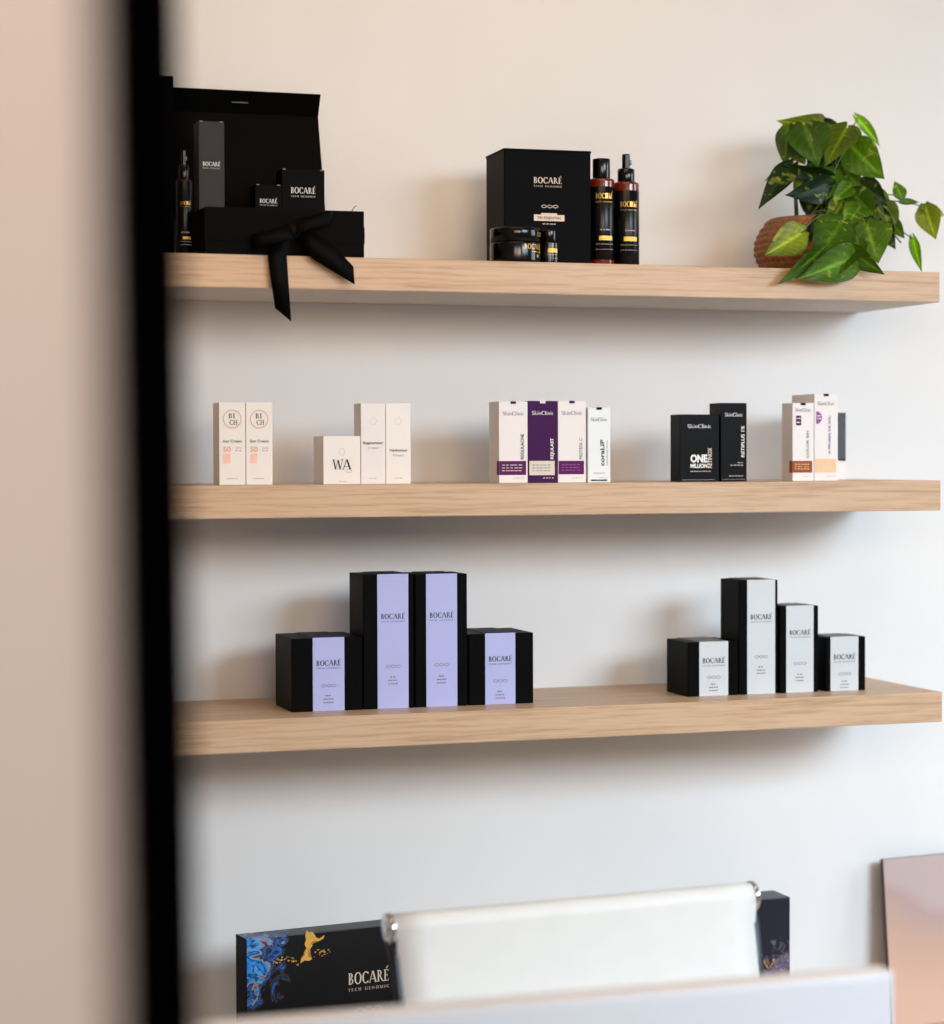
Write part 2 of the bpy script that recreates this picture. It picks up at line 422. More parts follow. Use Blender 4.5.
def banded_box(x0, x1, d, h, yf, z0, sx0, sx1, smat, label, group, zlogo, zchain, zfine, rot=0.0, nm='banded_box', ink='ink'):
    w = x1 - x0
    t = thing(nm, label, 'box', ((x0 + x1) / 2, yf + d / 2, z0), rot, group)
    obj('carton', bxm(-w / 2, w / 2, -d / 2, d / 2, 0, h, bev=.0012), M['black'], t)
    cx = (x0 + x1) / 2; a, b = sx0 - cx, sx1 - cx; e = .0007
    bm = bmesh.new()
    box(bm, a, b, -d / 2 - e, -d / 2 + .0005, 0.0003, h + e); box(bm, a, b, d / 2 - .0005, d / 2 + e, .0003, h); box(bm, a, b, -d / 2 + .0005, d / 2 - .0005, h - .0008, h + .0002)
    s = obj('paper_band', bm, M[smat], t)
    o = obj('band_top', bxm(a, b, -d / 2 - e + .0001, d / 2 + e, h - .0005, h + e + .0001), M[smat + '_top'], s); o['label'] = 'top fold of the band with shade painted in'
    sw = b - a; m = (a + b) / 2
    ps = [[(u + m, v) for u, v in p] for p in bocare_print(sw, zlogo, .0068 * min(1.15, sw / .042), sw * .78)]
    flat('logo_lettering', ps, M[ink], s, -d / 2 - e, .0003)
    ps = chain(m, zchain, sw * .48, .0038, .0007)
    for k in range(3): ps += fine(m - sw * (.10 + .06 * (k > 0)), m + sw * (.10 + .06 * (k > 0)), zfine - k * .0048, .0017, k + int(x0 * 900), 2 + 2 * (k > 0))
    flat('small_lettering', ps, M['ink_grey' if ink == 'ink' else ink], s, -d / 2 - e, .0003)
    return t
g1, g2 = 'lilac banded black boxes on the lowest shelf', 'silver banded black boxes on the lowest shelf'
Y3 = -.195
banded_box(-.9823, -.8802, .101, .1028, Y3, SZ[3], -.952, -.9065, 'lilac', 'squat black box with lilac paper band, left of the two tall lilac boxes', g1, .064, .036, .021)
banded_box(-.8786, -.8050, .077, .1898, Y3, SZ[3], -.8582, -.8128, 'lilac', 'tall black box with lilac band, touching the squat lilac box on its left side', g1, .127, .060, .044)
banded_box(-.8026, -.7252, .070, .1889, Y3, SZ[3], -.7865, -.7405, 'lilac', 'tall black box with lilac band, right one of the tall lilac pair', g1, .127, .060, .043)
banded_box(-.7232, -.6252, .099, .1020, Y3, SZ[3], -.6985, -.6530, 'lilac', 'squat black box with lilac paper band, right of the two tall lilac boxes', g1, .062, .034, .018)
banded_box(-.3835, -.3029, .081, .0803, Y3, SZ[3], -.3655, -.3190, 'silver_paper', 'squat black box with silver-white band, left end of the silver banded row', g2, .049, .028, .017)
banded_box(-.3012, -.2378, .067, .1703, Y3, SZ[3], -.2880, -.2425, 'silver_paper', 'tallest black box with silver-white band, second in the silver banded row', g2, .112, .056, .040)
banded_box(-.2342, -.1707, .055, .1303, Y3, SZ[3], -.2240, -.1790, 'silver_paper', 'medium-height black box with silver-white band, third in the silver banded row', g2, .087, .044, .027)
banded_box(-.1580, -.0916, .060, .0816, Y3, SZ[3], -.1505, -.1040, 'silver_paper', 'squat black box with silver-white band, right end of the silver banded row', g2, .048, .026, .014)

# ------------------------------------------------------------------ small cartons on the middle shelf
Y2, Z2 = -.205, SZ[2]
def carton(name, x0, x1, h, d, m, label, group, yf=Y2, z0=Z2, rot=0.0, notch=None, cat='box'):
    w = x1 - x0
    t = thing(name, label, cat, ((x0 + x1) / 2, yf + d / 2, z0), rot, group)
    bm = bxm(-w / 2, w / 2, -d / 2, d / 2, 0, h, bev=.0007)
    obj('carton', bm, M[m], t)
    if notch:
        obj('thumb_notch', bxm(-.0042, .0042, -d / 2 - .0003, -d / 2 + .003, h - .0035, h + .0002, bev=.0001), M[notch], t)
    return t, w, h, -d / 2
G = 'small cartons on the middle shelf'
# two sun cream cartons
for k, (a, b, lab) in enumerate([(-1.0845, -1.0479, 'white sun cream carton with round orange emblem, left of the two'), (-1.0471, -1.0099, 'white sun cream carton with round orange emblem, right of the two')]):
    t, w, h, yf = carton('sun_cream_carton', a, b, .1133, .042, 'cream_card', lab, G, rot=0)
    flat('round_logo', ring(0, .0905, .0128, .0128, .0118, .0118, n=40) + text('SPF', .0085, .049, .003, .009, 'sans'), M['ink_rose'], t, yf)
    flat('logo_lettering', text('BI', -.0008, .0915, .0068, .009, 'serif') + text('CH', .0016, .0825, .0068, .011, 'serif') + text('Sun Cream', 0, .0585, .0038, .0265, 'sans', bold=.012), M['ink'], t, yf)
    flat('factor_lettering', text('50', -.0075, .0455, .0072, .0105, 'sans', bold=.01), M['ink_orange'], t, yf)
    flat('colour_square', rect(-.0128, .0295, -.0028, .0430), M['ink_salmon'], t, yf)
    flat('small_lettering', fine(-.008, .008, .008, .0012, k, 4) + fine(.004, .014, .0465, .0012, k + 5, 2), M['ink_soft'], t, yf)
# square carton marked WA
t, w, h, yf = carton('cream_carton', -.9379, -.8846, .0673, .057, 'cream_card', 'short square cream carton with large dark serif letters on its front', G, yf=-.2055)
flat('logo_lettering', text('WA', .000, .0205, .0140, .0270, 'serif', track=-.06), M['ink'], t, yf)
flat('small_lettering', fine(-.0045, .008, .0035, .001, 3, 4) + ring(.010, .0185, .0045, .0025, .0038, .0018, n=16) + ring(0, .045, .004, .005, .0036, .0046, n=20), M['ink_soft'], t, yf)
for k, (a, b, lab, l1, l2, z1, m) in enumerate([(-.8836, -.8480, 'slim white regenerator cream carton touching the short square carton on its right', 'Regenerator', 'Cream', .0560, 'white_card'),
                                        (-.8474, -.8112, 'slim cream-white hydration cream carton with lettering lower down', 'Hydration', 'Cream', .0455, 'cream_card')]):
    t, w, h, yf = carton('cream_carton', a, b, .1130, .038, m, lab, G)
    flat('logo_lettering', text(l1, 0, z1, .0036, .0295 if k == 0 else .025, 'sans', bold=.015), M['ink'], t, yf)
    flat('line_lettering', text(l2, 0, z1 - .0068, .0032, .0150, 'sans', italic=.3), M['ink_grey'], t, yf)
    flat('small_lettering', fine(-.006, .006, .0075, .001, k, 3) + (ring(0, .088, .005, .005, .0047, .0047, n=20)), M['ink_soft'], t, yf)
# four clinic cartons: white, purple, white, narrow cool white
def clinic(x0, x1, h, d, m, lab, logo, side, side_mat, block, lines, notch, yf=Y2, sx=.72, side_x=.36, side_z=(.034, .030), vh=.0046, logo_z=.0200, wrap=None):
    t, w, hh, y = carton('skincare_carton', x0, x1, h, d, m, lab, G, yf=yf, notch=notch)
    flat('logo_lettering', text('SkinClinic', 0, hh - logo_z, .0054, w * sx * 1.04, 'serif', track=.0), M[logo], t, y)
    if side: flat('name_lettering', text(side, w * side_x, side_z[0], vh, side_z[1], 'sans', rot=90, bold=.02, align='l'), M[side_mat], t, y)
    if block:
        bm_, x_0, x_1, za, zb, pm = block
        flat('colour_block', rect(x_0 * w, za, x_1 * w, zb), M[bm_], t, y)
        ps = []
        for k in range(3): ps += fine((x_0 + .10) * w, (x_1 - .12) * w, za + (zb - za) * (.28 + .2 * k), .0011, k + int(abs(x0) * 500), 5)
        flat('small_lettering', ps, M[pm], t, y, .0008)
    if wrap:
        b = bmesh.new(); vs = [b.verts.new((-w / 2 - .0003, yy, zz)) for yy, zz in ((y, block[3]), (y, block[4]), (y + wrap, block[4]), (y + wrap, block[3]))]; b.faces.new(vs)
        obj('wraparound_block', b, M[block[0]], t)
    if lines: flat('footer_lettering', fine(w * .0, w * .4, .0065, .0009, 2, 4), M[lines], t, y)
    return t
clinic(-.6800, -.6366, .1166, .045, 'white_card', 'white carton with plum block, at the left of the purple carton', 'ink_violet', 'REGULACNE', 'ink', ('plum', -.50, .44, .0115, .0315, 'beige'), 'ink_soft', 'purple', side_z=(.034, .036), wrap=.009)
clinic(-.6360, -.5912, .1175, .045, 'purple', 'deep purple skincare carton with a pale beige block', 'ink_white', 'REJULAST', 'ink_white', ('beige', -.46, .40, .0110, .0315, 'ink_grey'), 'ink_beige', 'white_card')
clinic(-.5904, -.5472, .1177, .045, 'white_card', 'white carton with plum block, at the right of the purple carton', 'ink_violet', 'PROTEOL C', 'ink_grey', ('plum', -.48, .42, .0120, .0315, 'magenta'), 'ink_soft', 'purple')
t = clinic(-.5452, -.5103, .1085, .036, 'cool_card', 'narrow cool white lip stick carton with vertical dark lettering', 'ink_grey', 'coraLIP', 'ink', None, 'ink_soft', 'skin_black', yf=-.207, side_x=.22, side_z=(.024, .038), vh=.0062)
flat('small_lettering', [[(a, b) for a, b in p] for p in text('REPAIRING STICK', .0135, .025, .0022, .036, 'sans', rot=90, align='l')] + fine(-.009, .009, .013, .001, 6, 5), M['ink_grey'], t, -.018)
flat('base_slot', rect(-.013, .0022, .0125, .0042), M['skin_black'], t, -.018)
# two black cartons
t = clinic(-.4003, -.3382, .0988, .036, 'skin_black', 'wide short black carton with large white block lettering', 'ink_white', None, None, None, None, None, sx=.60)
flat('name_lettering', text('ONE', -.0145, .0290, .0105, .027, 'sans', bold=.05, align='l') + text('MILLION', -.0145, .0205, .0058, .027, 'sans', bold=.04, align='l'), M['ink_white'], t, -.018)
flat('line_lettering', text('RETINOX', .0195, .0200, .0062, .030, 'sans', rot=90, bold=.02, align='l'), M['ink_beige'], t, -.018)
flat('small_lettering', fine(-.0145, .0195, .0145, .0015, 9, 7) + rect(-.028, .0025, .024, .003), M['ink_soft'], t, -.018)
t = clinic(-.3348, -.2931, .1159, .042, 'skin_black', 'tall slim black carton with vertical white lettering', 'ink_white', 'RETIPLUS 1%', 'ink_white', None, None, None, sx=.68, side_x=.40, side_z=(.036, .046), vh=.0050)
flat('small_lettering', fine(-.006, .016, .0232, .0016, 4, 4) + fine(.006, .0165, .0270, .0016, 14, 2) + fine(-.008, .0165, .0075, .0014, 5, 5) + rect(-.019, .0030, .018, .0034), M['ink_soft'], t, -.021)
# two sunscreen cartons, the taller set back, and a grey-backed one behind
t = clinic(-.2186, -.1834, .1164, .036, 'white_card', 'white carton with dark brown block near the bottom', 'ink_violet', 'COLOR 50+', 'ink_violet', ('brown', -.5, .42, .0125, .0300, 'tan'), 'ink_soft', 'skin_black', side_x=.26, side_z=(.034, .042), vh=.0038, logo_z=.0130, wrap=.010)
flat('badge', rect(-.0120, .0830, -.0035, .0975), M['plum'], t, -.018)
flat('badge_lettering', fine(-.011, -.0045, .0925, .0018, 1, 2) + fine(-.011, -.0045, .0865, .0018, 2, 2), M['ink_white'], t, -.018, .0008)
t = clinic(-.1826, -.1434, .1301, .076, 'white_card', 'taller white carton with round violet badge and tan block', 'ink_violet', 'A PRUEBA DE SOL', 'ink_violet', ('tan', -.47, .42, .0125, .0330, 'beige'), 'ink_soft', 'skin_black', side_x=.18, side_z=(.040, .058), vh=.0034, logo_z=.0170)
flat('badge', ring(-.0165, .0945, .0095, .0095, 0, 0, -90, 90, 16), M['magenta'], t, -.038)
flat('badge_lettering', fine(-.0155, -.009, .0965, .0016, 1, 2) + fine(-.0155, -.008, .0925, .0016, 3, 2), M['ink_white'], t, -.038, .0008)
t, w, h, y = carton('skincare_carton', -.1480, -.0704, .1130, .022, 'white_card', 'white carton with dark grey panel, half hidden behind the taller white sunscreen carton', G, yf=-.090)
flat('grey_panel', rect(w / 2 - .032, .030, w / 2 - .0006, .1045), M['grey_paper'], t, y)
flat('panel_marks', rect(w / 2 - .012, .0295, w / 2 - .001, .0325), M['skin_black'], t, y, .0008)

# ------------------------------------------------------------------ top shelf: gift box set
Z1 = SZ[1]
def gift_box():
    x0, x1, yf, yb, h = -1.1095, -.8885, -.245, -.065, .0645
    cx = (x0 + x1) / 2; w = x1 - x0
    t = thing('gift_box', 'open black gift box with lid raised, black ribbon bow in front', 'gift box', (cx, 0, Z1), 0)
    bm = bmesh.new(); th = .003
    box(bm, -w / 2, w / 2, yf, yf + th, 0, h); box(bm, -w / 2, w / 2, yb - th, yb, 0, h)
    box(bm, -w / 2, -w / 2 + th, yf + th, yb - th, 0, h); box(bm, w / 2 - th, w / 2, yf + th, yb - th, 0, h)
    box(bm, -w / 2 + th, w / 2 - th, yf + th, yb - th, 0, th)
    obj('tray', bm, M['black_tray'], t)
    obj('insert', bxm(-w / 2 + th + .001, w / 2 - th - .001, yf + th + .001, yb - th - .001, th, .030), M['black_in'], t)
    # lid leaning back from the rear edge, its magnetic flap folded forward
    def slab(p, q, xa, xb, thk):
        b = bmesh.new(); p, q = Vector((0,) + p), Vector((0,) + q); n = (q - p).cross(Vector((1, 0, 0))).normalized() * thk
        vs = []
        for s in (Vector(), n):
            for e in ((xa, p), (xb, p), (xb, q), (xa, q)): vs.append(b.verts.new(e[1] + s + Vector((e[0], 0, 0))))
        for f in ((0, 1, 2, 3), (7, 6, 5, 4), (0, 4, 5, 1), (1, 5, 6, 2), (2, 6, 7, 3), (3, 7, 4, 0)): b.faces.new([vs[i] for i in f])
        bmesh.ops.recalc_face_normals(b, faces=b.faces[:]); return b
    obj('lid', slab((-.064, h - .002), (-.016, 2.0390 - Z1), -w / 2 - .009, w / 2 - .0085, -.003), M['black_in'], t)
    f = obj('lid_flap', slab((-.017, 2.0390 - Z1), (-.034, 2.0690 - Z1), -w / 2 - .009, w / 2 - .0085, -.003), M['black_tray'], t)
    obj('magnet_strip', bxm(-.0295, -.0055, -.0340, -.031, .2395, .2412), M['rail'], f)
    # ribbon round the tray, a bow on the front and two hanging tails
    rb = obj('ribbon', bxm(-w / 2 - .0006, w / 2 + .0006, yf - .0012, yf - .0004, .020, .042), M['black_tray'], t)
    def strip(pts, wid, axis, name):
        b = bmesh.new(); rows = []
        for i, p in enumerate(pts):
            a = Vector(axis[i] if isinstance(axis, list) else axis).normalized() * wid / 2
            rows.append((b.verts.new(Vector(p) - a), b.verts.new(Vector(p) + a)))
        for r1, r2 in zip(rows, rows[1:]): b.faces.new((r1[0], r1[1], r2[1], r2[0]))
        o = obj(name, b, M['black_soft'], rb, True)
        md = o.modifiers.new('Solidify', 'SOLIDIFY'); md.thickness = .0009; return o
    bx, bz, by = -.9935 - cx, .034, yf - .012
    for s in (-1, 1):
        pts = []
        for i in range(17):
            a = 2 * math.pi * i / 16
            pts.append((bx + s * (.027 - .027 * math.cos(a)), by - .006 - .011 * math.sin(a) * 1.0, bz + s * .003 + .016 * (1 - math.cos(a)) / 2 * (1 if s > 0 else -.8)))
        strip(pts, .020, (s * .12, .25, 1), 'bow_loop')
    kn = bmesh.new(); bmesh.ops.create_uvsphere(kn, u_segments=16, v_segments=10, radius=1)
    bmesh.ops.scale(kn, verts=kn.verts, vec=(.011, .008, .012)); bmesh.ops.translate(kn, verts=kn.verts, vec=(bx, by - .006, bz))
    obj('bow_knot', kn, M['black_soft'], rb, True)
    # tails, each cut to a slanting point
    def tail(cents, half, name, cut):
        b = bmesh.new(); rows = []
        for (x, y, z), hw in zip(cents, half): rows.append((b.verts.new((x - hw, y, z)), b.verts.new((x + hw, y, z))))
        rows[-1][0].co.z += cut[0]; rows[-1][1].co.z += cut[1]
        for r1, r2 in zip(rows, rows[1:]): b.faces.new((r1[0], r1[1], r2[1], r2[0]))
        o = obj(name, b, M['black_soft'], rb, True)
        md = o.modifiers.new('Solidify', 'SOLIDIFY'); md.thickness = .0008; return o
    tail([(-.997 - cx, by - .006, bz), (-1.006 - cx, by - .004, .018), (-1.0155 - cx, -.266, -.002), (-1.0135 - cx, -.268, -.030), (-1.0085 - cx, -.268, -.082)],
         [.006, .010, .0130, .0122, .0112], 'ribbon_tail', (.010, -.008))
    b = bmesh.new()
    pts = [((-.992, .040), (-.987, .027)), ((-.968, .034), (-.976, .010)), ((-.938, .015), (-.9700, -.0035)), ((-.9215, -.003), (-.9400, -.021)), ((-.9115, -.014), (-.9100, -.0385))]
    rows = []
    for i, ((xa, za), (xb, zb)) in enumerate(pts):
        y = by - .006 - .004 * i * (1 if i < 3 else .7)
        rows.append((b.verts.new((xa - cx, y, za)), b.verts.new((xb - cx, y - .001, zb))))
    for r1, r2 in zip(rows, rows[1:]): b.faces.new((r1[0], r1[1], r2[1], r2[0]))
    o = obj('ribbon_tail', b, M['black_soft'], rb, True)
    md = o.modifiers.new('Solidify', 'SOLIDIFY'); md.thickness = .0008
    w_ = bmesh.new(); tube(w_, bez((-.906 - cx, yf + .002, h - .003), (-.905 - cx, yf, h + .004), (-.8995 - cx, yf, h + .0075), 8), .0005, 6)
    obj('thread', w_, M['black_soft'], t)
gift_box()
ZI = Z1 + .0302
def black_carton(name, x0, x1, top, d, yf, z0, m, label, zl, kw, grp=None):
    w = x1 - x0
    t = thing(name, label, 'box', ((x0 + x1) / 2, yf + d / 2, z0), 0, grp)
    hh = top - z0
    obj('carton', bxm(-w / 2, w / 2, -d / 2, d / 2, 0, hh, bev=.0009), M[m], t)
    for s in (-1, 1):
        k = bmesh.new(); box(k, s * (w / 2 - .004) - .0022, s * (w / 2 - .004) + .0022, -d / 2 - .0003, -d / 2 + .001, hh - .0012, hh + .0002)
        obj('flap_edge', k, M['ink_grey'], t)
    flat('logo_lettering', bocare_print(w, zl - z0, .0066 * kw / .028, kw), M['ink_white'], t, -d / 2)
    return t
GG = 'cartons inside the gift box'
black_carton('serum_carton', -1.1020, -1.0655, 2.0035, .034, -.160, ZI, 'charcoal', 'tall slim charcoal carton standing at the left inside the gift box', 1.9415, .025, GG)
black_carton('cream_carton', -1.0215, -.9835, 1.9195, .036, -.155, ZI, 'black', 'small low black carton in the middle of the open gift box', 1.8935, .025, GG)
black_carton('cream_carton', -.9790, -.9165, 1.9450, .036, -.135, ZI, 'black', 'wide black carton at the right inside the open gift box', 1.9110, .036, GG)
# the black carton at the far left, half hidden by the door frame
t = thing('display_carton', 'tall plain black carton beside the gift box, half hidden by door frame', 'box', (-1.1585, -.1, Z1), 0)
obj('carton', bxm(-.0275, .0275, -.032, .032, 0, .2568, bev=.001), M['black_tray'], t)

# bottles ----------------------------------------------------------
def bottle(name, x, y, r, hb, label, cat, spray=False, z0=Z1, hl=(.012, .118), grp='amber bottles beside the large black box', a0=-96, lz=.1005):
    t = thing(name, label, cat, (x, y, z0), 0, grp)
    prof = [(r * .9, 0), (r * .985, .0015), (r, .004), (r, hb - .004), (r * .985, hb - .0015), (r * .90, hb), (r * .5, hb + .001), (r * .48, hb + .004)]
    b = obj('glass_body', lathe(prof, 48), M['amber'], t, True); b['label'] = 'dark amber glass body'
    lb = lathe([(r + .0001, hl[0]), (r + .0003, hl[0] + .0003), (r + .0003, hl[1] - .0003), (r + .0001, hl[1])], 48, cap=False)
    l = obj('paper_label', lb, M['label_black'], t, True); l['label'] = 'black wraparound label'
    s = r / .019
    wrapped('logo_lettering', text('BOCAR\u00c9', 0, lz, .0078 * s, .027 * s, 'serif') + text('TECH GENOMIC', 0, lz - .0056 * s, .0016 * s, .027 * s, 'serif', track=.3), M['gold'], l, r, a0)
    wrapped('colour_bar', rect(-.0085 * s, .0400 * s, .0125 * s, .0465 * s), M['yellow'], l, r, a0)
    wrapped('small_lettering', fine(-.0065, .009 * s, .0545 * s, .0018, 1, 4) + fine(-.013 * s, .015 * s, .034 * s, .0009, 2, 8) + fine(-.013 * s, .015 * s, .0265 * s, .0009, 3, 8), M['ink_soft'], l, r, a0)
    if spray:
        c = obj('spray_collar', lathe([(r * .64, hb + .001), (r * .66, hb + .002), (r * .66, hb + .018), (r * .60, hb + .020), (r * .4, hb + .0205)], 40), M['gloss_black'], t, True)
        n = lathe([(r * .31, hb + .0205), (r * .31, hb + .040), (r * .29, hb + .0415)], 28)
        box(n, r * .1, r * .44, -.003, .003, hb + .026, hb + .033, bev=.001)
        obj('spray_head', n, M['gloss_black'], t)
    else:
        obj('cap', lathe([(r * .65, hb + .0008), (r * .67, hb + .0018), (r * .67, hb + .0285), (r * .65, hb + .0295), (r * .5, hb + .0297)], 40), M['gloss_black'], t, True)
    return t
bottle('lotion_bottle', -.5112, -.175, .0190, .1300, 'amber bottle with plain black cap beside the large black box', 'bottle')
bottle('spray_bottle', -.4715, -.172, .0190, .1270, 'amber bottle with black spray pump, right end of the set', 'bottle', True, lz=.090, hl=(.0, .114))
bottle('mist_bottle', -1.1300, -.200, .0110, .104, 'slim black and gold bottle standing left of the open gift box', 'bottle', True, grp=None, hl=(0, .103), a0=-85, lz=.070)

# large black box with jars in front ---------------------------------
t = thing('set_box', 'large square black box behind the two low jars', 'box', ((-.6672 - .5361) / 2 + .0035, -.19 + .046, Z1), R(-2.0))
w, d, h = .1311, .092, .1668
bm = bxm(-w / 2, w / 2, -d / 2, d / 2, 0, h, bev=.0015)
obj('carton', bm, M['black'], t)
obj('lid_edge', bxm(-w / 2 - .0006, w / 2 + .0006, -d / 2 - .0006, d / 2 + .0006, h - .0022, h + .0012, bev=.0006), M['black_tray'], t)
flat('logo_lettering', bocare_print(w, .1195, .0086, .043), M['ink_beige'], t, -d / 2)
flat('loop_logo', chain(.003, .0865, .026, .0040, .0008), M['ink_beige'], t, -d / 2)
flat('name_tag', rect(-.021, .0655, .025, .0745) + rect(-.010, .0744, .014, .0768), M['ink_beige'], t, -d / 2)
flat('small_lettering', text('TRI ESSENTIAL', .002, .0682, .0036, .037, 'sans', bold=.01), M['ink'], t, -d / 2, .0008)
flat('footer_lettering', fine(-.008, .014, .0605, .0016, 2, 4), M['ink_soft'], t, -d / 2)
def jar(name, x, y, r, h, hs, label, cap='gloss_black', body='gloss_black', capr=1.0):
    t = thing(name, label, 'jar', (x, y, Z1), 0)
    obj('glass_body', lathe([(r * .94, 0), (r * .985, .001), (r, .004), (r, hs - .003), (r * .985, hs - .0012), (r * .8, hs - .0006)], 56), M[body], t, True)
    obj('lid', lathe([(r * .96 * capr, hs - .0004), (r * .995 * capr, hs + .0004), (r * .995 * capr, h - .0025), (r * .97 * capr, h - .0006), (r * .9 * capr, h)], 56), M[cap], t, True)
    return t
t = jar('cream_jar', -.6600, -.2205, .0362, .0498, .0300, 'wide low gloss black jar in front of the large black box')
wrapped('logo_lettering', text('BOCAR\u00c9', .004, .0185, .0070, .034, 'serif') + ring(.012, .0095, .0025, .0025, .0012, .0012, n=14) + fine(.0, .024, .0145, .0009, 3, 6), M['gold'], t, .0362, -68)
wrapped('lid_logo', chain(.018, .0400, .016, .005, .0009), M['gold'], t, .0362, -68)
t = jar('serum_vial', -.6075, -.2150, .0150, .0495, .0330, 'small black vial with yellow label bar beside the wide jar', capr=.78)
wrapped('colour_bar', rect(-.009, .0165, .006, .0225), M['yellow'], t, .0150, -80)
wrapped('small_lettering', fine(-.010, .008, .013, .001, 2, 5) + fine(-.006, .008, .008, .001, 4, 4), M['ink_soft'], t, .0150, -80)

